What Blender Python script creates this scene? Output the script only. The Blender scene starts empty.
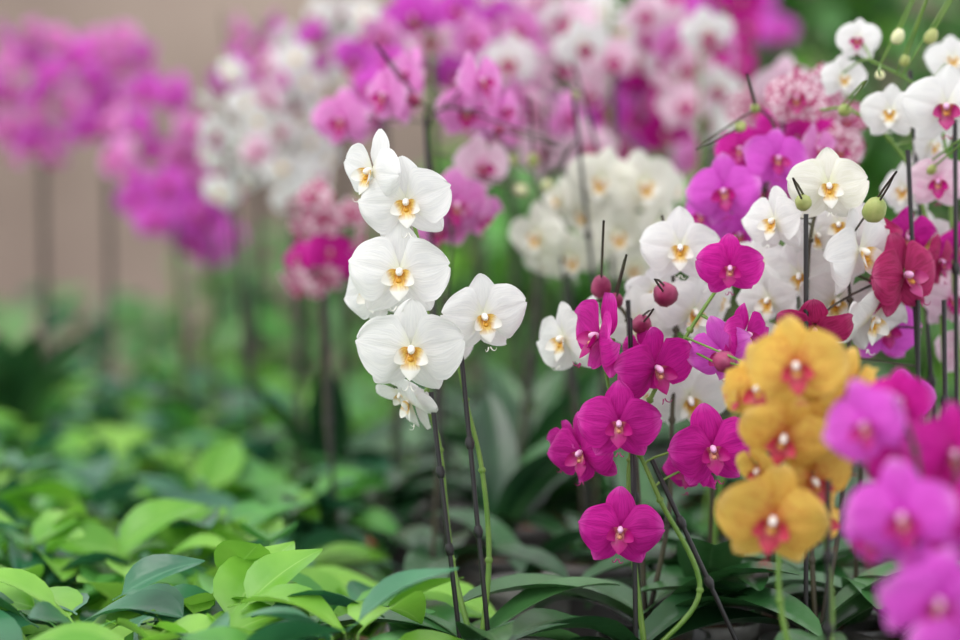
import bpy, math, random
import numpy as np
from mathutils import Matrix, Vector, Euler
random.seed(7); rng=np.random.RandomState(11)
sc=bpy.context.scene
try:
    sc.view_settings.view_transform='Standard'
    sc.view_settings.look='None'
except Exception as e: print(e)

# ------------------------------------------------------------ camera frame
F=2267.0; CAM=np.array([0,0,1.32]); PITCH=math.radians(3.03)
cp,sp=math.cos(PITCH),math.sin(PITCH)
def W(px,py,d):
    x=(px-480)/F*d; u=(320-py)/F*d
    return CAM+np.array([x, d*cp+u*sp, -d*sp+u*cp])
LEAFZ=0.87; BENCH=0.745
def base_at(px,d): return np.array([(px-480)/F*d, d, LEAFZ])

def lin(c):
    return tuple(((v/255)/12.92 if v/255<=0.04045 else ((v/255+0.055)/1.055)**2.4) for v in c)+(1,)

# ------------------------------------------------------------ materials
MATS={}
def newmat(name):
    m=bpy.data.materials.new(name); m.use_nodes=True
    nt=m.node_tree; nt.nodes.clear(); MATS[name]=m
    return m,nt,nt.nodes,nt.links
def mixc(N,L,fac,a,b,mode='MIX'):
    n=N.new('ShaderNodeMix'); n.data_type='RGBA'; n.blend_type=mode
    for idx,v in ((0,fac),(6,a),(7,b)):
        if hasattr(v,'links'): L.new(v,n.inputs[idx])
        else: n.inputs[idx].default_value=v
    return n.outputs[2]
def ramp(N,L,src,stops):
    r=N.new('ShaderNodeValToRGB'); L.new(src,r.inputs[0]); e=r.color_ramp.elements
    e[0].position,e[0].color=stops[0]; e[1].position,e[1].color=stops[-1]
    for p,c in stops[1:-1]:
        k=e.new(p); k.color=c
    return r.outputs[0]
def petal_mat(name,main,center,edge,vein,vs=0.3,spots=None,transl=0.36,spot_t=0.35,cpos=.28,freckle=None):
    m,nt,N,L=newmat(name)
    out=N.new('ShaderNodeOutputMaterial'); tc=N.new('ShaderNodeTexCoord')
    sep=N.new('ShaderNodeSeparateXYZ'); L.new(tc.outputs['UV'],sep.inputs[0])
    col=ramp(N,L,sep.outputs[1],[(0.0,lin(center)),(cpos,lin(main)),(0.8,lin(main)),(1.0,lin(edge))])
    # veins fan out along the petal
    mp=N.new('ShaderNodeMapping'); mp.inputs['Scale'].default_value=(20,1.8,1); L.new(tc.outputs['UV'],mp.inputs[0])
    nz=N.new('ShaderNodeTexNoise'); nz.inputs['Scale'].default_value=1.6; nz.inputs['Detail'].default_value=3; L.new(mp.outputs[0],nz.inputs['Vector'])
    vr=ramp(N,L,nz.outputs[0],[(0.48,(0,0,0,1)),(0.60,(1,1,1,1))])
    mul=N.new('ShaderNodeMath'); mul.operation='MULTIPLY'; L.new(vr,mul.inputs[0]); mul.inputs[1].default_value=vs
    col=mixc(N,L,mul.outputs[0],col,lin(vein))
    n2=N.new('ShaderNodeTexNoise'); n2.inputs['Scale'].default_value=14; L.new(tc.outputs['Object'],n2.inputs['Vector'])
    if 'white' not in name:
        hs=N.new('ShaderNodeHueSaturation'); L.new(col,hs.inputs['Color'])
        mr=N.new('ShaderNodeMapRange'); L.new(n2.outputs[0],mr.inputs[0]); mr.inputs[1].default_value=.3; mr.inputs[2].default_value=.7
        mr.inputs[3].default_value=0.8; mr.inputs[4].default_value=1.12
        L.new(mr.outputs[0],hs.inputs['Value']); col=hs.outputs[0]
    if spots:
        vo=N.new('ShaderNodeTexVoronoi'); vo.inputs['Scale'].default_value=190; L.new(tc.outputs['Object'],vo.inputs['Vector'])
        s=ramp(N,L,vo.outputs['Distance'],[(spot_t,(1,1,1,1)),(spot_t+0.12,(0,0,0,1))])
        col=mixc(N,L,s,col,lin(spots))
    if freckle:
        n3=N.new('ShaderNodeTexNoise'); n3.inputs['Scale'].default_value=300; n3.inputs['Detail'].default_value=2; L.new(tc.outputs['Object'],n3.inputs['Vector'])
        a=ramp(N,L,n3.outputs[0],[(0.50,(0,0,0,1)),(0.60,(.7,.7,.7,1))])
        bb=ramp(N,L,sep.outputs[1],[(0.15,(1,1,1,1)),(0.75,(0,0,0,1))])
        col=mixc(N,L,mixc(N,L,1.0,a,bb,'MULTIPLY'),col,lin(freckle))
    b=N.new('ShaderNodeBump'); b.inputs['Strength'].default_value=0.45; b.inputs['Distance'].default_value=0.002; L.new(nz.outputs[0],b.inputs['Height'])
    p=N.new('ShaderNodeBsdfPrincipled'); L.new(col,p.inputs['Base Color']); p.inputs['Roughness'].default_value=0.6
    p.inputs['Specular IOR Level'].default_value=0.2; L.new(b.outputs[0],p.inputs['Normal'])
    t=N.new('ShaderNodeBsdfTranslucent'); L.new(col,t.inputs[0])
    mx=N.new('ShaderNodeMixShader'); mx.inputs[0].default_value=transl
    L.new(p.outputs[0],mx.inputs[1]); L.new(t.outputs[0],mx.inputs[2]); L.new(mx.outputs[0],out.inputs[0])
def lip_mat(name,base,mid,tip,stripe,st=.9):
    m,nt,N,L=newmat(name)
    out=N.new('ShaderNodeOutputMaterial'); tc=N.new('ShaderNodeTexCoord')
    sep=N.new('ShaderNodeSeparateXYZ'); L.new(tc.outputs['UV'],sep.inputs[0])
    col=ramp(N,L,sep.outputs[1],[(0.0,lin(base)),(0.4,lin(mid)),(0.66,lin(tip)),(1.0,lin(tip))])
    mp=N.new('ShaderNodeMapping'); mp.inputs['Scale'].default_value=(9,2,1); L.new(tc.outputs['UV'],mp.inputs[0])
    nz=N.new('ShaderNodeTexNoise'); nz.inputs['Scale'].default_value=1.5; L.new(mp.outputs[0],nz.inputs['Vector'])
    a=ramp(N,L,nz.outputs[0],[(0.50,(0,0,0,1)),(0.56,(1,1,1,1))])
    b=ramp(N,L,sep.outputs[1],[(0.0,(st,st,st,1)),(0.7,(0,0,0,1))])
    mm=mixc(N,L,1.0,a,b,'MULTIPLY')
    col=mixc(N,L,mm,col,lin(stripe))
    p=N.new('ShaderNodeBsdfPrincipled'); L.new(col,p.inputs['Base Color']); p.inputs['Roughness'].default_value=0.4
    t=N.new('ShaderNodeBsdfTranslucent'); L.new(col,t.inputs[0])
    mx=N.new('ShaderNodeMixShader'); mx.inputs[0].default_value=.3
    L.new(p.outputs[0],mx.inputs[1]); L.new(t.outputs[0],mx.inputs[2]); L.new(mx.outputs[0],out.inputs[0])
def leaf_mat(name,c1,c2,rib,rough=0.35,transl=0.15,ribw=0.03):
    m,nt,N,L=newmat(name)
    out=N.new('ShaderNodeOutputMaterial'); tc=N.new('ShaderNodeTexCoord')
    sep=N.new('ShaderNodeSeparateXYZ'); L.new(tc.outputs['UV'],sep.inputs[0])
    nz=N.new('ShaderNodeTexNoise'); nz.inputs['Scale'].default_value=7; nz.inputs['Detail'].default_value=4; L.new(tc.outputs['Object'],nz.inputs['Vector'])
    col=ramp(N,L,nz.outputs[0],[(0.36,lin(c1)),(0.64,lin(c2))])
    d=N.new('ShaderNodeMath'); d.operation='SUBTRACT'; L.new(sep.outputs[0],d.inputs[0]); d.inputs[1].default_value=.5
    ab=N.new('ShaderNodeMath'); ab.operation='ABSOLUTE'; L.new(d.outputs[0],ab.inputs[0])
    r=ramp(N,L,ab.outputs[0],[(0.0,(.7,.7,.7,1)),(ribw,(0,0,0,1))])
    col=mixc(N,L,r,col,lin(rib))
    p=N.new('ShaderNodeBsdfPrincipled'); L.new(col,p.inputs['Base Color']); p.inputs['Roughness'].default_value=rough
    p.inputs['Specular IOR Level'].default_value=0.6
    w=N.new('ShaderNodeTexNoise'); w.inputs['Scale'].default_value=60; L.new(tc.outputs['Object'],w.inputs['Vector'])
    b=N.new('ShaderNodeBump'); b.inputs['Strength'].default_value=.2; b.inputs['Distance'].default_value=.003; L.new(w.outputs[0],b.inputs['Height']); L.new(b.outputs[0],p.inputs['Normal'])
    t=N.new('ShaderNodeBsdfTranslucent'); L.new(col,t.inputs[0])
    mx=N.new('ShaderNodeMixShader'); mx.inputs[0].default_value=transl
    L.new(p.outputs[0],mx.inputs[1]); L.new(t.outputs[0],mx.inputs[2]); L.new(mx.outputs[0],out.inputs[0])
def simple_mat(name,c1,c2=None,rough=.5,scale=20,bump=0.0,metal=0):
    m,nt,N,L=newmat(name)
    out=N.new('ShaderNodeOutputMaterial'); tc=N.new('ShaderNodeTexCoord')
    nz=N.new('ShaderNodeTexNoise'); nz.inputs['Scale'].default_value=scale; nz.inputs['Detail'].default_value=5; L.new(tc.outputs['Object'],nz.inputs['Vector'])
    col=ramp(N,L,nz.outputs[0],[(0.35,lin(c1)),(0.65,lin(c2 or c1))])
    p=N.new('ShaderNodeBsdfPrincipled'); L.new(col,p.inputs['Base Color']); p.inputs['Roughness'].default_value=rough; p.inputs['Metallic'].default_value=metal
    if bump:
        b=N.new('ShaderNodeBump'); b.inputs['Strength'].default_value=bump; b.inputs['Distance'].default_value=.01; L.new(nz.outputs[0],b.inputs['Height']); L.new(b.outputs[0],p.inputs['Normal'])
    L.new(p.outputs[0],out.inputs[0])

petal_mat('petal_white',(243,241,239),(236,236,206),(247,245,243),(222,221,224),.35)
petal_mat('petal_cream',(245,243,232),(228,230,184),(248,246,237),(228,226,202),.35)
petal_mat('petal_magenta',(212,34,160),(170,12,120),(230,84,190),(170,10,126),.5)
petal_mat('petal_pink',(236,150,216),(222,98,192),(246,204,234),(214,98,186),.45)
petal_mat('petal_orchidpink',(228,98,216),(212,56,196),(240,150,230),(208,64,194),.4)
petal_mat('petal_palepink',(246,218,232),(230,140,192),(250,234,243),(228,138,194),.4)
petal_mat('petal_yellow',(240,202,98),(196,72,56),(246,214,128),(222,150,66),.4,cpos=.32,freckle=(206,104,66))
petal_mat('petal_crimson',(190,48,110),(150,24,70),(214,98,146),(136,20,64),.55)
petal_mat('petal_spotted',(246,232,238),(176,22,98),(246,236,242),(196,46,118),.5,spots=(184,34,110),spot_t=.42)
lip_mat('lip_white',(230,168,40),(240,206,110),(246,243,236),(176,76,36),.9)
lip_mat('lip_magenta',(236,170,130),(170,8,110),(188,10,128),(140,0,70))
lip_mat('lip_red',(240,190,90),(180,50,70),(206,64,90),(140,20,40))
lip_mat('lip_crimsonw',(225,160,70),(150,14,84),(190,60,130),(110,0,60))
leaf_mat('orchid_leaf',(46,92,48),(78,126,70),(108,150,100),.28,.12,.02)
leaf_mat('orchid_leaf_dark',(28,66,38),(54,98,56),(74,116,76),.28,.1,.02)
leaf_mat('foliage_leaf_bright',(104,170,48),(152,208,80),(164,212,108),.38,.3)
leaf_mat('foliage_leaf_mid',(60,132,56),(104,172,74),(128,182,104),.34,.25)
leaf_mat('foliage_leaf_dark',(40,98,70),(70,134,92),(98,156,116),.28,.18)
leaf_mat('shrub_leaf',(92,144,84),(130,180,108),(146,190,125),.5,.38)  # leaf greens lightened, background haze put into the colour
simple_mat('spike_green',(92,132,48),(118,150,64),.45,30)
simple_mat('spike_dark',(50,38,34),(74,70,46),.5,30)
simple_mat('stake_black',(20,18,20),(34,30,30),.4,40)
simple_mat('pot_plastic',(70,68,68),(98,94,92),.35,8)
simple_mat('pot_terracotta',(170,96,56),(196,120,76),.8,25,.2)
simple_mat('pot_clear',(150,146,142),(180,178,172),.25,30)
simple_mat('bark_chips',(66,46,32),(114,84,56),.9,90,.8)
simple_mat('bud_green',(138,154,76),(176,180,112),.5,60)
simple_mat('bud_pink',(128,28,74),(168,60,104),.5,60)
simple_mat('bud_cream',(216,218,160),(232,230,188),.5,60)
simple_mat('column_white',(242,236,228),(246,242,236),.4,60)
simple_mat('column_pink',(226,160,208),(236,186,220),.4,60)
simple_mat('bench_metal',(120,124,122),(150,152,150),.4,12,0,.6)
simple_mat('concrete',(120,116,110),(150,145,136),.85,3,.3)
simple_mat('plaster_wall',(138,120,110),(176,156,144),.9,.9,.2)
simple_mat('wood_dark',(110,86,72),(134,108,92),.7,6,.2)

# ------------------------------------------------------------ mesh builder
class MB:
    def __init__(s): s.V=[];s.Fc=[];s.M=[];s.U=[];s.n=0;s.slots=[]
    def slot(s,m):
        if m not in s.slots: s.slots.append(m)
        return s.slots.index(m)
    def add(s,v,f,mat,uv=None):
        v=np.asarray(v,float); f=np.asarray(f,int)
        s.V.append(v); s.Fc.append(f+s.n); s.M.append(np.full(len(f),s.slot(mat)))
        s.U.append(uv if uv is not None else np.zeros((len(v),2))); s.n+=len(v)
    def build(s,name,shared=True):
        V=np.concatenate(s.V);Fc=np.concatenate(s.Fc);M=np.concatenate(s.M);U=np.concatenate(s.U)
        me=bpy.data.meshes.new(name); me.vertices.add(len(V)); me.vertices.foreach_set('co',V.ravel())
        me.loops.add(Fc.size); me.loops.foreach_set('vertex_index',Fc.ravel().astype(np.int32))
        me.polygons.add(len(Fc)); me.polygons.foreach_set('loop_start',(np.arange(len(Fc))*4).astype(np.int32))
        try: me.polygons.foreach_set('loop_total',np.full(len(Fc),4,np.int32))
        except Exception: pass
        me.polygons.foreach_set('material_index',M.astype(np.int32))
        me.polygons.foreach_set('use_smooth',np.ones(len(Fc),bool))
        uv=me.uv_layers.new(name='UVMap'); uv.data.foreach_set('uv',U[Fc.ravel()].ravel().astype(np.float32))
        for k in s.slots: me.materials.append(MATS[k])
        me.update(calc_edges=True)
        o=bpy.data.objects.new(name,me); sc.collection.objects.link(o); return o
def gridfaces(a,b,wrap=False):
    f=[]
    for i in range(a-1):
        for j in range(b if wrap else b-1):
            k=(j+1)%b
            f.append((i*b+j,i*b+k,(i+1)*b+k,(i+1)*b+j))
    return np.array(f)
GF={}
def gf(a,b,w=False):
    if (a,b,w) not in GF: GF[(a,b,w)]=gridfaces(a,b,w)
    return GF[(a,b,w)]
def tube(mb,pts,r,mat,n=7):
    pts=np.asarray(pts,float); m=len(pts); rr=np.full(m,r) if np.isscalar(r) else np.asarray(r)
    T=np.gradient(pts,axis=0); T/=np.linalg.norm(T,axis=1)[:,None]+1e-12
    ref=np.array([0,1,0.13]); 
    A=np.cross(T,ref); A/=np.linalg.norm(A,axis=1)[:,None]+1e-12; B=np.cross(T,A)
    a=np.linspace(0,2*np.pi,n,endpoint=False)
    V=pts[:,None,:]+rr[:,None,None]*(np.cos(a)[None,:,None]*A[:,None,:]+np.sin(a)[None,:,None]*B[:,None,:])
    mb.add(V.reshape(-1,3),gf(m,n,True),mat)
def lathe(mb,prof,c,mat,n=24):
    prof=np.asarray(prof); a=np.linspace(0,2*np.pi,n,endpoint=False)
    V=np.zeros((len(prof),n,3)); V[...,0]=prof[:,0:1]*np.cos(a); V[...,1]=prof[:,0:1]*np.sin(a); V[...,2]=prof[:,1:2]
    mb.add(V.reshape(-1,3)+np.asarray(c),gf(len(prof),n,True)[:,::-1],mat)
def box(mb,lo,hi,mat):
    x0,y0,z0=lo;x1,y1,z1=hi
    v=[(x0,y0,z0),(x1,y0,z0),(x1,y1,z0),(x0,y1,z0),(x0,y0,z1),(x1,y0,z1),(x1,y1,z1),(x0,y1,z1)]
    q=[(0,3,2,1),(4,5,6,7),(0,1,5,4),(1,2,6,5),(2,3,7,6),(3,0,4,7)]
    vv=[v[i] for f in q for i in f]; mb.add(vv,[(4*i,4*i+1,4*i+2,4*i+3) for i in range(6)],mat)
def catmull(P,per=8):
    P=np.asarray(P,float); P=np.vstack([2*P[0]-P[1],P,2*P[-1]-P[-2]]); out=[]
    for i in range(1,len(P)-2):
        for t in np.linspace(0,1,per,endpoint=False):
            out.append(.5*((2*P[i])+(-P[i-1]+P[i+1])*t+(2*P[i-1]-5*P[i]+4*P[i+1]-P[i+2])*t*t+(-P[i-1]+3*P[i]-3*P[i+1]+P[i+2])*t**3))
    out.append(P[-2]); return np.array(out)
def bez(a,b,c,d,n=7):
    t=np.linspace(0,1,n)[:,None]; return (1-t)**3*a+3*(1-t)**2*t*b+3*(1-t)*t*t*c+t**3*d

# ------------------------------------------------------------ flower templates
def petal(L_,W_,ang,z0,fold,arch,refl,wav,ph,kind,nu,nv,lift=0.0,twist=0.0):
    t=np.linspace(0,1,nv+1); v=(1-np.cos(np.pi*t))/2; s=np.linspace(-1,1,nu+1)
    v=np.clip(v,0.002,0.998)
    if kind=='petal':
        pr=np.sin(np.pi*v**0.92)**0.48*(0.38+0.62*np.clip(v/0.42,0,1)**1.0)
    elif kind=='sepal':
        pr=np.sin(np.pi*v**0.92)**0.60*(0.6+0.4*np.clip(v/.4,0,1))
    elif kind=='mid':
        pr=np.where(v<.62,0.35+0.65*(v/.62)**1.3,np.clip((1-v)/.38,0,1)**.8)
        pr=np.maximum(pr,.03)
    else: pr=np.sin(np.pi*v**0.8)**0.6
    hw=W_/2*pr; SS,VV=np.meshgrid(s,v); H=hw[:,None]
    if kind in('petal','sepal'): H=H*(1+.05*np.sin(5*VV+ph)*np.sign(SS)+.018*np.sin(19*VV+2*ph))
    ac=SS*H; al=VV*L_+0*SS
    al=al-0.06*L_*(SS**2)*(1 if kind=='petal' else .4)*np.sin(np.pi*VV)
    if kind=='petal': al=al*(1+.02*np.sin(4*SS+ph)*VV)
    z=z0+arch*np.sin(np.pi*VV*.9)-refl*VV**2-fold*(SS**2)*(H/(W_/2))+wav*(np.sin(2.6*SS+ph+2*VV)+.55*np.sin(6*SS-ph+7*VV)*abs(SS)**2)*VV*(.4+abs(SS))+lift*VV+twist*SS*VV
    if kind=='petal': z=z-.0014*np.exp(-(SS/.12)**2)*np.sin(np.pi*VV)
    x=ac*math.cos(ang)+al*math.sin(ang); y=-ac*math.sin(ang)+al*math.cos(ang)
    V=np.stack([x,y,z],-1).reshape(-1,3); U=np.stack([SS*.5+.5,VV],-1).reshape(-1,2)
    return V,gf(nv+1,nu+1),U
def ellips(c,r,n=8,m=7,axis=None):
    th=np.linspace(0.02,np.pi-.02,m); ph=np.linspace(0,2*np.pi,n,endpoint=False)
    V=np.stack([np.sin(th)[:,None]*np.cos(ph),np.sin(th)[:,None]*np.sin(ph),np.cos(th)[:,None]+0*ph],-1)*np.asarray(r)
    return V.reshape(-1,3)+np.asarray(c),gf(m,n,True)
def make_flower(seed,hi):
    r=random.Random(seed); nu,nv=(16,18) if hi else (6,7)
    j=lambda a:r.uniform(-a,a)
    parts=[]
    wv=.0034
    cupf=r.choice([.004,.0,-.006,-.003,.006])
    parts.append(('P',)+petal(.046+j(.002),.035,j(.12),-.006,.005,.003,.003+j(.004)+cupf*.5,wv*.6,j(3),'sepal',nu,nv,twist=j(.003)))
    for sgn in(-1,1):
        parts.append(('P',)+petal(.045+j(.002),.033,sgn*(2.45+j(.12)),-.006,.005,.003,.004+j(.004),wv*.6,j(3),'sepal',nu,nv,twist=j(.003)))
    for sgn in(-1,1):
        parts.append(('P',)+petal(.047+j(.0015),.059+j(.003),sgn*(1.38+j(.1)),.0015+sgn*.0005,.003+j(.002),.005,.003+j(.004)+cupf,wv,j(3),'petal',nu+4 if hi else nu+2,nv,twist=sgn*j(.004)))
    k,l=(8,9) if hi else (4,5)
    parts.append(('L',)+petal(.023,.019,math.pi+j(.08),.006,.003,.004,-.006,0,0,'mid',k,l,lift=.006))
    for sgn in(-1,1):
        parts.append(('L',)+petal(.016,.015,sgn*1.95,.003,-.003,.001,-.009,0,0,'lobe',k,l,lift=.007))
    V,f=ellips((0,-.006,.010),(.003,.0026,.0028),8 if hi else 6,6 if hi else 5); parts.append(('L',V,f,np.tile([.5,.02],(len(V),1))))
    V,f=ellips((0,.002,.007),(.0036,.0042,.0068),8 if hi else 6,7 if hi else 5); parts.append(('C',V,f,np.zeros((len(V),2))))
    if hi:
        for sgn in(-1,1):
            m2=MB(); m2.slots=['stake_black']
            p=bez(np.array([sgn*.001,-.028,.017]),np.array([sgn*.002,-.033,.019]),np.array([sgn*.006,-.033,.021]),np.array([sgn*.006,-.028,.023]),8)
            tube(m2,p,np.linspace(.0008,.00025,8),'stake_black',5)
            V=m2.V[0]; parts.append(('L',V,m2.Fc[0],np.tile([.5,.95],(len(V),1))))
    return parts
HI=[make_flower(i,True) for i in range(12)]; LO=[make_flower(20+i,False) for i in range(12)]
COL={'white':('petal_white','lip_white','column_white'),'cream':('petal_cream','lip_white','column_white'),
'magenta':('petal_magenta','lip_magenta','column_pink'),'pink':('petal_pink','lip_magenta','column_pink'),
'opink':('petal_orchidpink','lip_magenta','column_pink'),'pale':('petal_palepink','lip_magenta','column_pink'),
'yellow':('petal_yellow','lip_red','column_white'),'crimson':('petal_crimson','lip_crimsonw','column_pink'),
'spot':('petal_spotted','lip_crimsonw','column_pink'),'whitem':('petal_white','lip_crimsonw','column_pink')}
BAS=np.array([[1,0,0],[0,0,-1],[0,1,0]],float)
def rot(ax,a): return np.array(Matrix.Rotation(a,3,ax))
def put_flower(mb,pos,size,yaw,pitch,roll,col,hi):
    R=rot('Z',math.radians(yaw))@BAS@rot('X',math.radians(pitch))@rot('Z',math.radians(roll))
    k=size/.094; P,Lp,C=COL[col]; mm={'P':P,'L':Lp,'C':C}
    for kind,V,f,U in random.choice(HI if hi else LO):
        mb.add((V*k)@R.T+pos,f,mm[kind],U)
    return pos+R@np.array([0,0,-.005*k]), -(R@np.array([0,0,1.0]))
def put_bud(mb,pos,s,mat,d):
    d=np.asarray(d,float); d/=np.linalg.norm(d); a=np.cross(d,[0.2,1,.1]); a/=np.linalg.norm(a); b=np.cross(d,a)
    th=np.linspace(0.05,np.pi-.05,9); ph=np.linspace(0,2*np.pi,12,endpoint=False)
    rad=np.sin(th)**.9*(1+.18*np.cos(th)); 
    seam=1-.07*(np.cos(ph*1.5)**8)
    V=(rad[:,None]*np.cos(ph)*seam)[...,None]*a*s*.42+(rad[:,None]*np.sin(ph)*seam)[...,None]*b*s*.42-(np.cos(th)[:,None]+0*ph)[...,None]*d*s*.55
    mb.add(V.reshape(-1,3)+pos,gf(9,12,True),mat)

# ------------------------------------------------------------ leaves
def leafstrip(L_,W_,e0,droop,fold,kind,nu=6,nv=12,side=0.0,wav=0):
    v=np.linspace(0,1,nv+1); s=np.linspace(-1,1,nu+1)
    ang=e0-droop*v; dl=L_/nv
    y=np.concatenate([[0],np.cumsum(np.cos(ang[:-1])*dl)]); z=np.concatenate([[0],np.cumsum(np.sin(ang[:-1])*dl)])
    vc=np.clip(v,.01,.995)
    if kind=='strap': pr=(0.3+0.7*np.clip(vc/.45,0,1)**.8)*np.clip((1-vc)/.35,0,1)**.5
    else: pr=np.where(vc<.14,.05,np.sin(np.pi*np.clip((vc-.12)/.88,0,1)**.68)**.85)
    pr=np.maximum(pr,.02)
    hw=W_/2*pr; SS,VV=np.meshgrid(s,v); H=hw[:,None]
    up=fold*np.abs(SS)*H
    x=SS*H+side*VV**2
    nx=-np.sin(ang)[:,None]; nz=np.cos(ang)[:,None]
    wz=wav*np.sin(9*VV+3*SS)*abs(SS)
    V=np.stack([x,y[:,None]+nx*(up+wz),z[:,None]+nz*(up+wz)],-1).reshape(-1,3)
    U=np.stack([SS*.5+.5,VV],-1).reshape(-1,2)
    return V,gf(nv+1,nu+1),U
def put_leaf(mb,pos,az,L_,W_,e0,droop,fold,kind,mat,nu=6,nv=12,side=0,wav=0):
    V,f,U=leafstrip(L_,W_,e0,droop,fold,kind,nu,nv,side,wav)
    mb.add(V@rot('Z',az).T+pos,f,mat,U)
def pot(mb,c,mat,r=.06,h=.12,zb=BENCH):
    lathe(mb,[(.001,0),(r*.72,0),(r*.74,.004),(r*.93,h*.86),(r,h*.87),(r*1.02,h*.99),(r*.99,h),(r*.94,h*.99),(r*.93,h*.86),(.001,h*.84)],(c[0],c[1],zb),mat)
    lathe(mb,[(r*.93,h*.87),(r*.8,h*.9),(r*.5,h*.93),(.001,h*.92)],(c[0],c[1],zb),'bark_chips')
def rosette(mb,c,n=5,mat='orchid_leaf',a0=None,L0=.2,up=.6):
    a0=random.uniform(0,6.28) if a0 is None else a0
    for i in range(n):
        az=a0+i*math.pi*.98+random.uniform(-.35,.35)+(.5 if i%3==2 else 0)
        put_leaf(mb,np.array([c[0],c[1],LEAFZ-.012+i*.004]),az,L0*random.uniform(.75,1.15),random.uniform(.055,.075),random.uniform(up-.25,up+.3),random.uniform(.7,1.5),.35,'strap',mat,side=random.uniform(-.02,.02))

def plant(name,d,basepx,spikes,blooms,buds=(),stakes=(),leaves=5,hi=True,potm='pot_plastic',leafm='orchid_leaf',spikem='spike_green',a0=None,extra_leaves=(),thick=1.0):
    mb=MB(); b=base_at(basepx,d)
    pot(mb,b,potm); rosette(mb,b,leaves,leafm,a0)
    paths=[]
    for s in spikes:
        pts=[b+np.array([random.uniform(-.012,.012),0,-.01])]+[W(p[0],p[1],d+(p[2] if len(p)>2 else .03)) for p in s]
        c=catmull(pts,9); paths.append(c); n=len(c)
        tube(mb,c,np.linspace(.0031,.0015,n)*thick,spikem,8)
        for q in range(9,n-1,9):
            tube(mb,[c[q]-(c[q+1]-c[q-1])*.15,c[q],c[q]+(c[q+1]-c[q-1])*.15],[.003*thick,.0042*thick,.003*thick],spikem,8)
    allp=np.concatenate(paths)
    for bl in blooms:
        px,py,w,yaw,pitch,roll,col=bl[:7]; dd=d+(bl[7] if len(bl)>7 else 0)
        pos=W(px,py,dd); size=w/F*dd
        bp,bd=put_flower(mb,pos,size,yaw,pitch,roll,col,hi)
        cand=allp[allp[:,2]>b[2]+.12]; cand=cand if len(cand) else allp
        i=np.argmin(np.linalg.norm(cand-(bp+bd*.03),axis=1)); a=cand[i]
        if np.linalg.norm(a-bp)<.2:
            tube(mb,bez(a,a+bd*.008+np.array([0,0,.006]),bp+bd*.022,bp,8),.0013,spikem,6)
    for bu in buds:
        px,py,w,mat=bu[:4]; pos=W(px,py,d+(bu[4] if len(bu)>4 else 0))
        i=np.argmin(np.linalg.norm(allp-pos,axis=1)); a=allp[i]; dr=pos-a+np.array([0,0,.01])
        s=w/F*d; put_bud(mb,pos,s,mat,dr)
        dn=dr/np.linalg.norm(dr)
        tube(mb,bez(a,a+dr*.3+[0,0,-.005],pos-dn*s*.9,pos-dn*s*.45,6),.0012,spikem,6)
    for st in stakes:
        (x0,y0),(x1,y1)=st[:2]; o=st[2] if len(st)>2 else .04
        top=W(x1,y1,d+o); bot=W(x0,y0,d+o*.5)
        k=(bot[2]-(LEAFZ-.03))/(top[2]-bot[2]); bot=bot-(top-bot)*k
        tube(mb,[bot,bot*.5+top*.5,top],.0025*thick,'stake_black',8)
        for t in(.45,.72):
            q=bot*(1-t)+top*t; dv=(top-bot)/np.linalg.norm(top-bot)
            tube(mb,[q-dv*.006,q,q+dv*.006],[.0035,.0052,.0035],'stake_black',8)
    for (az,L_,W_,e0,dr,m) in extra_leaves:
        put_leaf(mb,np.array([b[0],b[1],LEAFZ]),math.radians(az),L_,W_,e0,dr,.3,'strap',m,8,16)
    return mb.build(name)

def cluster(name,d,basepx,cx,cy,rx,ry,n,cols,size=.088,hi=False,tilt=0,stake=True,leafm='orchid_leaf_dark',buds=0,dj=.08,dens=.5):
    """one plant whose spike carries n blooms within an upright oval"""
    pts=[];tries=0; mind=size*F/d*dens
    while len(pts)<n and tries<900:
        tries+=1
        a=random.uniform(-1,1);b=random.uniform(-1,1)
        if a*a+b*b>1: continue
        p=(cx+a*rx+tilt*b*rx,cy+b*ry)
        if all(math.hypot(p[0]-q[0],p[1]-q[1])>mind for q in pts): pts.append(p)
    bl=[(p[0],p[1],size*F/d*random.uniform(.72,1.08),random.gauss((p[0]-cx)/max(rx,1)*40,34),random.uniform(-15,40),random.uniform(-28,28),random.choice(cols),random.uniform(-dj,dj)) for p in pts]
    bx=basepx
    sp=[(bx+(cx-bx)*.35,(cy+ry)*.45+.55*(200+.44/d*F)),(cx+tilt*rx,cy+ry),(cx,cy),(cx-tilt*rx*.8,cy-ry*.9)]
    bu=[(cx-tilt*rx+random.uniform(-25,25),cy-ry-random.uniform(0,18),11*2.27/d*1.3,'bud_green' if 'white' in cols or 'cream' in cols else 'bud_pink') for _ in range(buds)]
    stk=[((bx+3,200+.42/d*F),(cx+tilt*rx+4,cy+ry*.4))] if stake else []
    return plant(name,d,basepx,[sp],bl,bu,stk,5,hi,random.choice(['pot_plastic','pot_clear','pot_plastic','pot_terracotta']),leafm,'spike_green' if random.random()<.3 else 'spike_dark',thick=1.35)

O='phalaenopsis_orchid'
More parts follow.
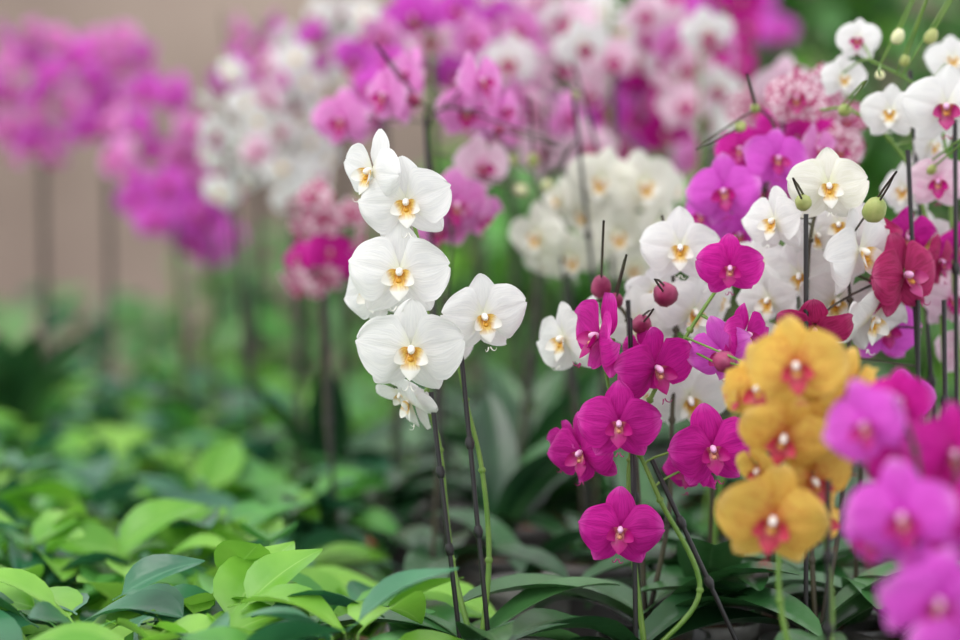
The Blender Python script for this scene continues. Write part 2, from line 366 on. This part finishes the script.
# ---- hero white orchid
plant(O+'_white',2.267,478,
 [[(489,560),(482,470),(466,400),(458,350),(470,305,.03)],
  [(452,560,.05),(440,450,.05),(428,400,.055),(428,330,.05),(424,270,.045),(410,210,.045),(392,165,.03),(378,140,.02)]],
 [(373,172,86,-50,8,-12,'white'),(407,203,94,-6,8,6,'white',-.01),(400,273,104,-4,6,-2,'white',-.015),(411,350,108,2,10,-3,'white',-.03),
  (483,317,90,16,12,8,'white',0),(374,290,84,-30,12,20,'white',.03),(446,345,64,30,20,0,'white',.05),(411,402,72,-62,28,35,'white',.03),(402,392,60,-35,55,15,'white',.045)],
 [],[((460,640),(431,392),.02),((481,560),(461,352),.02)],leaves=3,a0=.4,spikem='spike_green',
 extra_leaves=[(-70,.17,.058,.75,.9,'orchid_leaf'),(-100,.14,.055,.35,1.0,'orchid_leaf'),(75,.2,.065,.4,.9,'orchid_leaf'),(110,.15,.06,.3,.9,'orchid_leaf')])
# ---- pink behind
plant(O+'_pink',2.72,440,
 [[(437,400),(432,280),(430,170),(428,125),(445,108),(470,112)],[(440,420),(446,300),(452,230),(440,190)]],
 [(388,96,70,-50,5,-10,'pink'),(478,82,66,50,-5,10,'pink'),(466,112,62,10,15,0,'pink',.05),(455,205,78,20,15,0,'pink',.03),(342,120,66,-20,10,0,'pink',.15),
  (440,228,60,-10,20,0,'pink',.05),(480,165,66,35,10,0,'pale',.1),(410,75,60,-60,-10,0,'pink',.1),(500,110,60,60,0,0,'pink',.05),(478,215,60,50,20,0,'pink',.05)],
 [(414,100,14,'bud_pink'),(500,130,12,'bud_pink')],[((442,500),(425,112),.03)],leafm='orchid_leaf_dark',spikem='spike_dark')
# ---- cream cluster
plant(O+'_cream',2.85,590,
 [[(600,400),(612,290),(606,200),(590,120),(572,60)],[(575,400),(568,290),(552,230),(535,180)]],
 [(538,236,68,-35,15,0,'cream'),(572,258,64,-8,30,12,'cream'),(602,182,74,-15,8,-10,'cream'),(643,186,78,18,5,5,'cream'),(618,236,70,5,15,10,'cream'),(657,226,64,45,12,0,'cream'),(585,215,60,-35,12,0,'cream',.05),(634,266,62,10,35,-20,'cream',.05),(560,200,48,-50,0,0,'cream',.05),(548,262,48,-20,40,0,'cream',.03),(672,190,50,60,0,0,'cream',.05)],
 [(520,190,16,'bud_cream'),(533,160,15,'bud_green'),(548,185,15,'bud_cream'),(575,95,10,'bud_green'),(512,160,12,'bud_green')],
 [((618,520),(574,98),-.04),((590,520),(560,240),.0)],leafm='orchid_leaf',spikem='spike_dark')
# ---- right: white in focus
plant(O+'_white',2.36,655,
 [[(668,520),(672,420),(676,330),(672,270),(662,215)],[(640,520),(632,400),(628,320),(600,300),(585,318)]],
 [(680,248,82,-3,10,0,'white'),(565,340,82,-48,5,10,'white'),(594,328,70,50,5,-10,'white',.04),(640,322,76,-20,15,15,'white',.05),(692,312,82,25,18,-12,'white',.03),
  (690,398,90,10,35,20,'white',.04),(655,395,70,-30,20,0,'white',.08),(712,352,74,20,10,30,'white',.08),(655,290,60,-10,40,0,'white',.06),(715,300,64,55,10,0,'white',.06)],
 [(601,286,25,'bud_pink'),(665,294,30,'bud_pink',-.04),(642,324,24,'bud_pink',-.05),(616,300,18,'bud_pink')],[((640,640),(628,300),.01)],leafm='orchid_leaf',a0=1.2,spikem='spike_dark')
# ---- magenta in focus
plant(O+'_magenta',2.26,640,
 [[(700,590),(660,500),(640,455),(612,400),(600,330)],[(632,540),(630,460),(650,400),(690,330),(728,270),(735,235)]],
 [(619,424,86,-4,8,0,'magenta',-.03),(583,453,82,-38,15,10,'magenta',.03),(712,449,92,6,10,6,'magenta',-.02),(620,530,86,-2,6,-6,'magenta',-.02),(655,368,92,35,20,14,'magenta'),
  (600,338,92,-68,-5,-12,'magenta'),(730,268,70,-6,15,0,'magenta',-.05),(722,352,74,-25,20,20,'opink'),(745,335,64,45,5,0,'magenta'),(690,470,64,-50,20,0,'magenta',.06),(645,355,60,-50,20,0,'magenta',.05),(568,450,60,-65,10,0,'magenta',.06)],
 [(725,362,26,'bud_pink',-.06),(742,384,20,'bud_pink',-.05)],[((736,640),(652,460),.0),((636,640),(630,318),.02)],spikem='spike_green',leafm='orchid_leaf_dark',a0=2.2)
# ---- purple/pink mid right
plant(O+'_purple',2.5,760,
 [[(770,500),(776,350),(770,250),(765,190),(775,130),(755,105)]],
 [(725,192,78,-15,5,10,'opink'),(776,160,70,15,-5,-10,'opink'),(742,150,60,-30,0,0,'magenta',.06),(790,190,60,40,10,0,'pink',.05),(742,235,64,-30,10,0,'opink',.04),(705,215,60,-50,10,0,'opink',.05),(760,190,60,0,20,20,'opink',.06),(815,150,56,40,0,0,'pink',.05)],
 [(740,127,14,'bud_green'),(755,108,12,'bud_green')],[((775,560),(778,150),.04)],spikem='spike_dark')
# ---- white right cluster
plant(O+'_white',2.33,820,
 [[(812,560),(806,420),(806,320),(810,240),(822,190),(830,150)],[(840,520),(846,400),(850,300),(842,250)]],
 [(828,187,82,2,5,0,'cream',-.03),(858,252,98,50,10,20,'white'),(775,222,72,-45,5,0,'white'),(870,318,92,40,25,-15,'white',.02),(800,275,76,-15,25,15,'white',.05),(835,300,86,10,30,-15,'white',.05),(770,300,70,-40,20,0,'white',.06),
  (815,235,66,30,20,0,'white',.05),(760,262,64,-35,10,0,'white',.08),(840,225,70,-20,10,10,'white',.04),(880,285,60,60,20,0,'white',.05),(760,340,64,-20,30,0,'white',.08)],
 [(803,202,20,'bud_green',-.05),(875,209,28,'bud_green',-.05)],[((806,600),(806,214),-.05)],spikem='spike_dark')
# ---- crimson
plant(O+'_crimson',2.38,905,
 [[(905,560),(915,420),(918,330),(905,250)]],
 [(904,277,92,35,-5,14,'crimson',-.04),(872,238,66,-40,5,0,'crimson',.02),(905,238,68,25,15,0,'magenta',.04),(815,328,78,-10,55,0,'crimson',-.08),(885,330,76,10,0,0,'opink',.06),(938,262,60,50,10,0,'crimson',.05),(905,400,60,0,10,0,'opink',.08),(880,290,60,-60,0,0,'crimson',.0)],
 [(835,362,20,'bud_pink')],[((918,640),(918,300),-.02),((930,640),(908,150),-.01),((948,640),(944,300),-.02)],spikem='spike_dark')
# ---- white w/ purple lips right
plant(O+'_white_purple_lip',2.45,935,
 [[(955,560),(960,400),(955,300),(950,200),(940,120),(915,85),(870,60)],[(945,450),(940,300),(918,190),(890,140),(850,110),(820,110)]],
 [(946,108,88,-8,5,0,'whitem',-.03),(890,113,60,-15,5,0,'white'),(938,182,64,-10,10,0,'pale'),(858,40,46,-20,0,0,'whitem',.1),(843,78,48,10,10,0,'white',.1),(925,240,64,0,15,0,'white',.06),(952,300,66,10,0,0,'pale',.03),(952,60,54,0,0,0,'white',.12),(905,190,60,-40,10,0,'white',.06),(960,250,60,20,10,0,'magenta',.03),(930,145,56,40,10,0,'white',.06),(965,350,60,0,10,0,'pale',.05)],
 [(898,36,16,'bud_cream'),(931,36,16,'bud_green'),(845,110,16,'bud_green'),(930,170,16,'bud_green'),(905,60,13,'bud_green'),(880,75,12,'bud_cream')],[((950,640),(910,70),.06),((958,640),(955,120),-.04)])
plant(O+'_spotted',2.65,810,
 [[(815,500),(812,300),(800,180),(795,100)]],
 [(797,98,66,-10,10,0,'spot'),(824,88,54,20,5,0,'spot',.05),(838,150,60,20,10,0,'spot'),(812,140,60,-10,5,0,'magenta',.03),(782,130,60,-20,10,0,'magenta',.05),(845,120,50,20,5,0,'spot',.08)],
 [],[((815,500),(782,115),.04)])
# ---- yellow nearer camera
plant(O+'_yellow',1.98,800,
 [[(830,640),(826,540),(815,450),(800,380),(790,345)],[(780,600),(785,500),(800,420),(850,380)]],
 [(796,366,104,-5,10,8,'yellow',-.04),(762,388,92,-40,15,15,'yellow',.01),(848,390,84,40,20,0,'yellow'),(784,436,98,-15,30,-20,'yellow',-.01),(843,440,94,25,30,15,'yellow',.03),(773,520,118,-10,15,-10,'yellow',-.03),(812,480,92,25,25,20,'yellow',.02),(742,392,70,-62,10,0,'yellow',.03),(824,400,80,10,35,0,'yellow',.02),(872,400,64,60,10,0,'yellow',.03),(805,425,70,0,30,30,'yellow',.0),(760,470,60,-50,30,0,'yellow',.04),(820,520,80,50,10,0,'yellow',.03)],
 [],[((828,640),(828,480),-.02)],spikem='spike_green')
# ---- magenta near camera
plant(O+'_magenta',1.74,930,
 [[(935,600),(925,520),(915,450),(895,400)],[(960,620),(950,540),(960,450)]],
 [(868,425,96,-35,10,20,'opink',.05),(903,515,116,-15,20,12,'opink'),(950,455,112,25,10,0,'magenta',.05),(935,600,120,10,25,-12,'opink',-.06),(876,535,96,-50,20,0,'opink',.04),(965,530,110,30,20,0,'magenta',.03),(905,462,84,10,25,0,'magenta',.08),(960,650,110,10,20,0,'opink',-.06),(935,555,80,30,40,20,'opink',.02),(900,400,66,-10,0,0,'magenta',.12)],
 [],[((930,640),(915,500),.05)],spikem='spike_dark')
# ---- background masses
cluster(O+'_lilac',4.4,45,40,95,58,68,22,['opink','opink','pink'])
cluster(O+'_lilac',4.5,110,105,75,45,52,14,['opink','pink'])
cluster(O+'_lilac',4.2,185,160,155,46,75,22,['opink','opink','pink'],tilt=.25)
cluster(O+'_lilac',4.3,215,205,200,32,62,11,['opink'],tilt=.2)
cluster(O+'_white_purple_lip',3.7,255,228,130,24,70,9,['whitem','white','white'],buds=2,size=.072)
cluster(O+'_white_purple_lip',3.6,300,292,125,38,75,14,['whitem','pale','white','white'],buds=2,size=.072)
cluster(O+'_white_purple_lip',3.9,340,345,40,60,36,14,['white','white','whitem','opink'],buds=2,size=.076)
cluster(O+'_lilac',4.3,250,262,65,34,42,9,['pink','opink','magenta'])
cluster(O+'_spotted',3.05,330,322,245,38,50,17,['spot','spot','spot','magenta'],size=.062)
cluster(O+'_pink',3.5,400,380,75,40,50,10,['pink','pale','opink'])
cluster(O+'_pink',3.3,440,430,40,45,45,12,['pink','pink','opink','pale'])
cluster(O+'_magenta',3.6,520,505,75,42,60,15,['opink','magenta','pink'])
cluster(O+'_white_purple_lip',3.3,570,560,70,58,58,16,['white','pink','pale','whitem'])
cluster(O+'_pink',3.2,520,545,130,50,40,11,['pink','pale'])
cluster(O+'_magenta',3.5,640,640,90,45,62,16,['magenta','opink'])
cluster(O+'_white_purple_lip',3.4,610,610,30,70,36,14,['white','whitem','white','pale'])
cluster(O+'_magenta',3.7,720,712,30,52,42,14,['magenta','magenta','opink'])
cluster(O+'_pink',3.3,700,700,75,42,50,14,['pale','pink','whitem'])
cluster(O+'_pink',3.9,480,480,25,80,36,14,['pink','pale','white','opink'])
cluster(O+'_magenta',4.0,690,655,120,60,50,14,['pink','magenta'])
cluster(O+'_white',3.1,760,790,115,35,45,7,['pale','spot'])
cluster(O+'_lilac',4.6,770,765,15,20,22,3,['opink'])
# leafy, not yet flowering orchids between the blooming ones
mb=MB()
for d in np.arange(2.45,5.1,.21):
    for x in np.arange(-.55,1.35,.2):
        xx=x+random.uniform(-.05,.05); dd=d+random.uniform(-.05,.05)
        if xx< -.05-.1*(d-2.4) : continue
        c=(xx,dd,LEAFZ)
        if random.random()<.75:
            pot(mb,c,random.choice(['pot_plastic','pot_plastic','pot_clear','pot_clear','pot_terracotta']),.055)
            rosette(mb,c,random.choice([3,4,5]),random.choice(['orchid_leaf','orchid_leaf','orchid_leaf_dark']),L0=.18,up=.75)
            if random.random()<.5:   # young bare spike
                p0=np.array([xx,dd,LEAFZ-.01]); h=random.uniform(.12,.26); lx=random.uniform(-.05,.05)
                tube(mb,catmull([p0,p0+[lx*.2,0,h*.4],p0+[lx*.6,-.01,h*.75],p0+[lx,-.01,h]],6),.0028,random.choice(['spike_green','spike_dark']),7)
mb.build('young_orchid_rows')
# tall strappy plants at the far left / centre
mb=MB()
for (px,d,n,h) in [(8,4.0,8,.30),(330,3.4,5,.25),(520,3.2,7,.27),(560,3.4,6,.28),(500,2.9,5,.24)]:
    b=base_at(px,d); pot(mb,b,'pot_plastic',.065)
    for i in range(n):
        put_leaf(mb,b+np.array([0,0,-.01]),random.uniform(0,6.28),h*random.uniform(.8,1.1),.06,random.uniform(1.0,1.45),random.uniform(.2,1.1),.4,'strap',random.choice(['orchid_leaf_dark','orchid_leaf']))
mb.build('strap_leaf_plants')

# ------------------------------------------------------------ foliage bed left
mb=MB()
TPL=[leafstrip(1,.50,random.uniform(-.1,.3),random.uniform(.3,1.1),.35,'ovate',6,9,random.uniform(-.08,.08),.012) for _ in range(8)]
def fleaf(pos,az,L_,pitch,roll,mat):
    V,f,U=random.choice(TPL); R=rot('Z',az)@rot('X',pitch)@rot('Y',roll)
    mb.add((V*L_)@R.T+pos,f,mat,U)
for d in np.arange(1.75,5.2,.15):
    for x in np.arange(-1.45,.3,.15):
        lim=-.06-.13*(d-2.1) if d<3 else -.20-.02*(d-3)
        xx=x+random.uniform(-.04,.04); dd=d+random.uniform(-.04,.04)
        if xx>lim or xx<-.27*dd-.12: continue
        pot(mb,(xx,dd,0),'pot_terracotta' if random.random()<.2 else 'pot_plastic',.052,.095)
        hh=random.uniform(-.02,.04)
        br=random.random()
        for i in range(21):
            az=random.uniform(0,6.28); r0=random.uniform(0,.06); z=BENCH+.07+hh+random.uniform(0,.095)-(r0*.4)
            p=np.array([xx-math.sin(az)*r0,dd+math.cos(az)*r0,z])
            q=random.random()
            mat='foliage_leaf_bright' if q<.18+.4*(br>.6) else ('foliage_leaf_mid' if q<.62 else 'foliage_leaf_dark')
            fleaf(p,az,random.uniform(.08,.14),random.uniform(-.3,.7),random.uniform(-.5,.5),mat)
            if i%3==0: tube(mb,[np.array([xx,dd,BENCH+.08]),p*.5+np.array([xx,dd,BENCH+.1])*.5,p],.0014,'spike_green',5)
mb.build('leafy_foliage_bed')

# ------------------------------------------------------------ shrubs behind
mb=MB()
def shrub(cx,cy,z0,z1,r,n,size,mats):
    for i in range(5):
        a=random.uniform(0,6.28)
        tube(mb,catmull([(cx,cy,z0),(cx+.1*math.cos(a),cy+.1*math.sin(a),(z0+z1)/2),(cx+r*.5*math.cos(a),cy+r*.5*math.sin(a),z1)],5),.012,'wood_dark',6)
    for i in range(n):
        a=random.uniform(0,6.28); rr=r*math.sqrt(random.random()); z=random.uniform(z0+.25,z1+.1)
        fleaf(np.array([cx+rr*math.cos(a),cy+rr*math.sin(a),z]),random.uniform(0,6.28),size*random.uniform(.7,1.2),random.uniform(-.9,.5),random.uniform(-.5,.5),random.choice(mats))
for cx in (0.2,.75,1.3,1.85,2.4):
    shrub(cx,6.6+random.uniform(-.2,.2),0,1.35 if cx<.5 else 2.5,.45,650,.2,['shrub_leaf','shrub_leaf','foliage_leaf_mid','foliage_leaf_bright'])
shrub(-.4,6.4,0,1.12,.42,400,.16,['shrub_leaf','shrub_leaf','foliage_leaf_mid'])
shrub(-.95,6.4,0,.95,.42,350,.16,['shrub_leaf','shrub_leaf','foliage_leaf_dark'])
mb.build('background_shrubs')

# ------------------------------------------------------------ bench, floor, walls
mb=MB()
for y in np.arange(1.35,5.5,.075): box(mb,(-1.62,y,BENCH-.012),(1.62,y+.055,BENCH),'bench_metal')
for x in(-1.62,-.5,.5,1.58): box(mb,(x,1.33,BENCH-.06),(x+.04,5.5,BENCH-.012),'bench_metal')
for x in(-1.6,1.56):
    for y in(1.4,3.4,5.4): box(mb,(x,y,0),(x+.04,y+.04,BENCH-.06),'bench_metal')
mb.build('greenhouse_bench')
mb=MB(); box(mb,(-4,-1.5,-.1),(4,8,0),'concrete'); mb.build('floor')
mb=MB(); box(mb,(-4,8,0),(4,8.15,3),'plaster_wall'); mb.build('wall_back')
mb=MB(); box(mb,(-4,7.96,0),(4,8,.14),'wood_dark'); mb.build('baseboard_back')

# ------------------------------------------------------------ light
w=bpy.data.worlds.new('World'); sc.world=w; w.use_nodes=True; N=w.node_tree.nodes; L=w.node_tree.links
bg=N['Background']; bg.inputs[0].default_value=(.94,.97,1.0,1); bg.inputs[1].default_value=1.4
def sun(name,e,ang,rotx,rotz,col):
    l=bpy.data.lights.new(name,'SUN'); l.energy=e; l.angle=math.radians(ang); l.color=col
    o=bpy.data.objects.new(name,l); o.rotation_euler=Euler((math.radians(rotx),0,math.radians(rotz))); sc.collection.objects.link(o)
sun('sun_light',1.45,35,38,-45,(1,.97,.93))
# ------------------------------------------------------------ camera
c=bpy.data.cameras.new('camera'); co=bpy.data.objects.new('camera',c); sc.collection.objects.link(co); sc.camera=co
co.location=tuple(CAM); co.rotation_euler=(math.radians(90)-PITCH,0,0)
c.sensor_width=36; c.lens=F/960*36; c.dof.use_dof=True; c.dof.focus_distance=2.25; c.dof.aperture_fstop=1.7; c.clip_start=.05
c.dof.aperture_blades=0
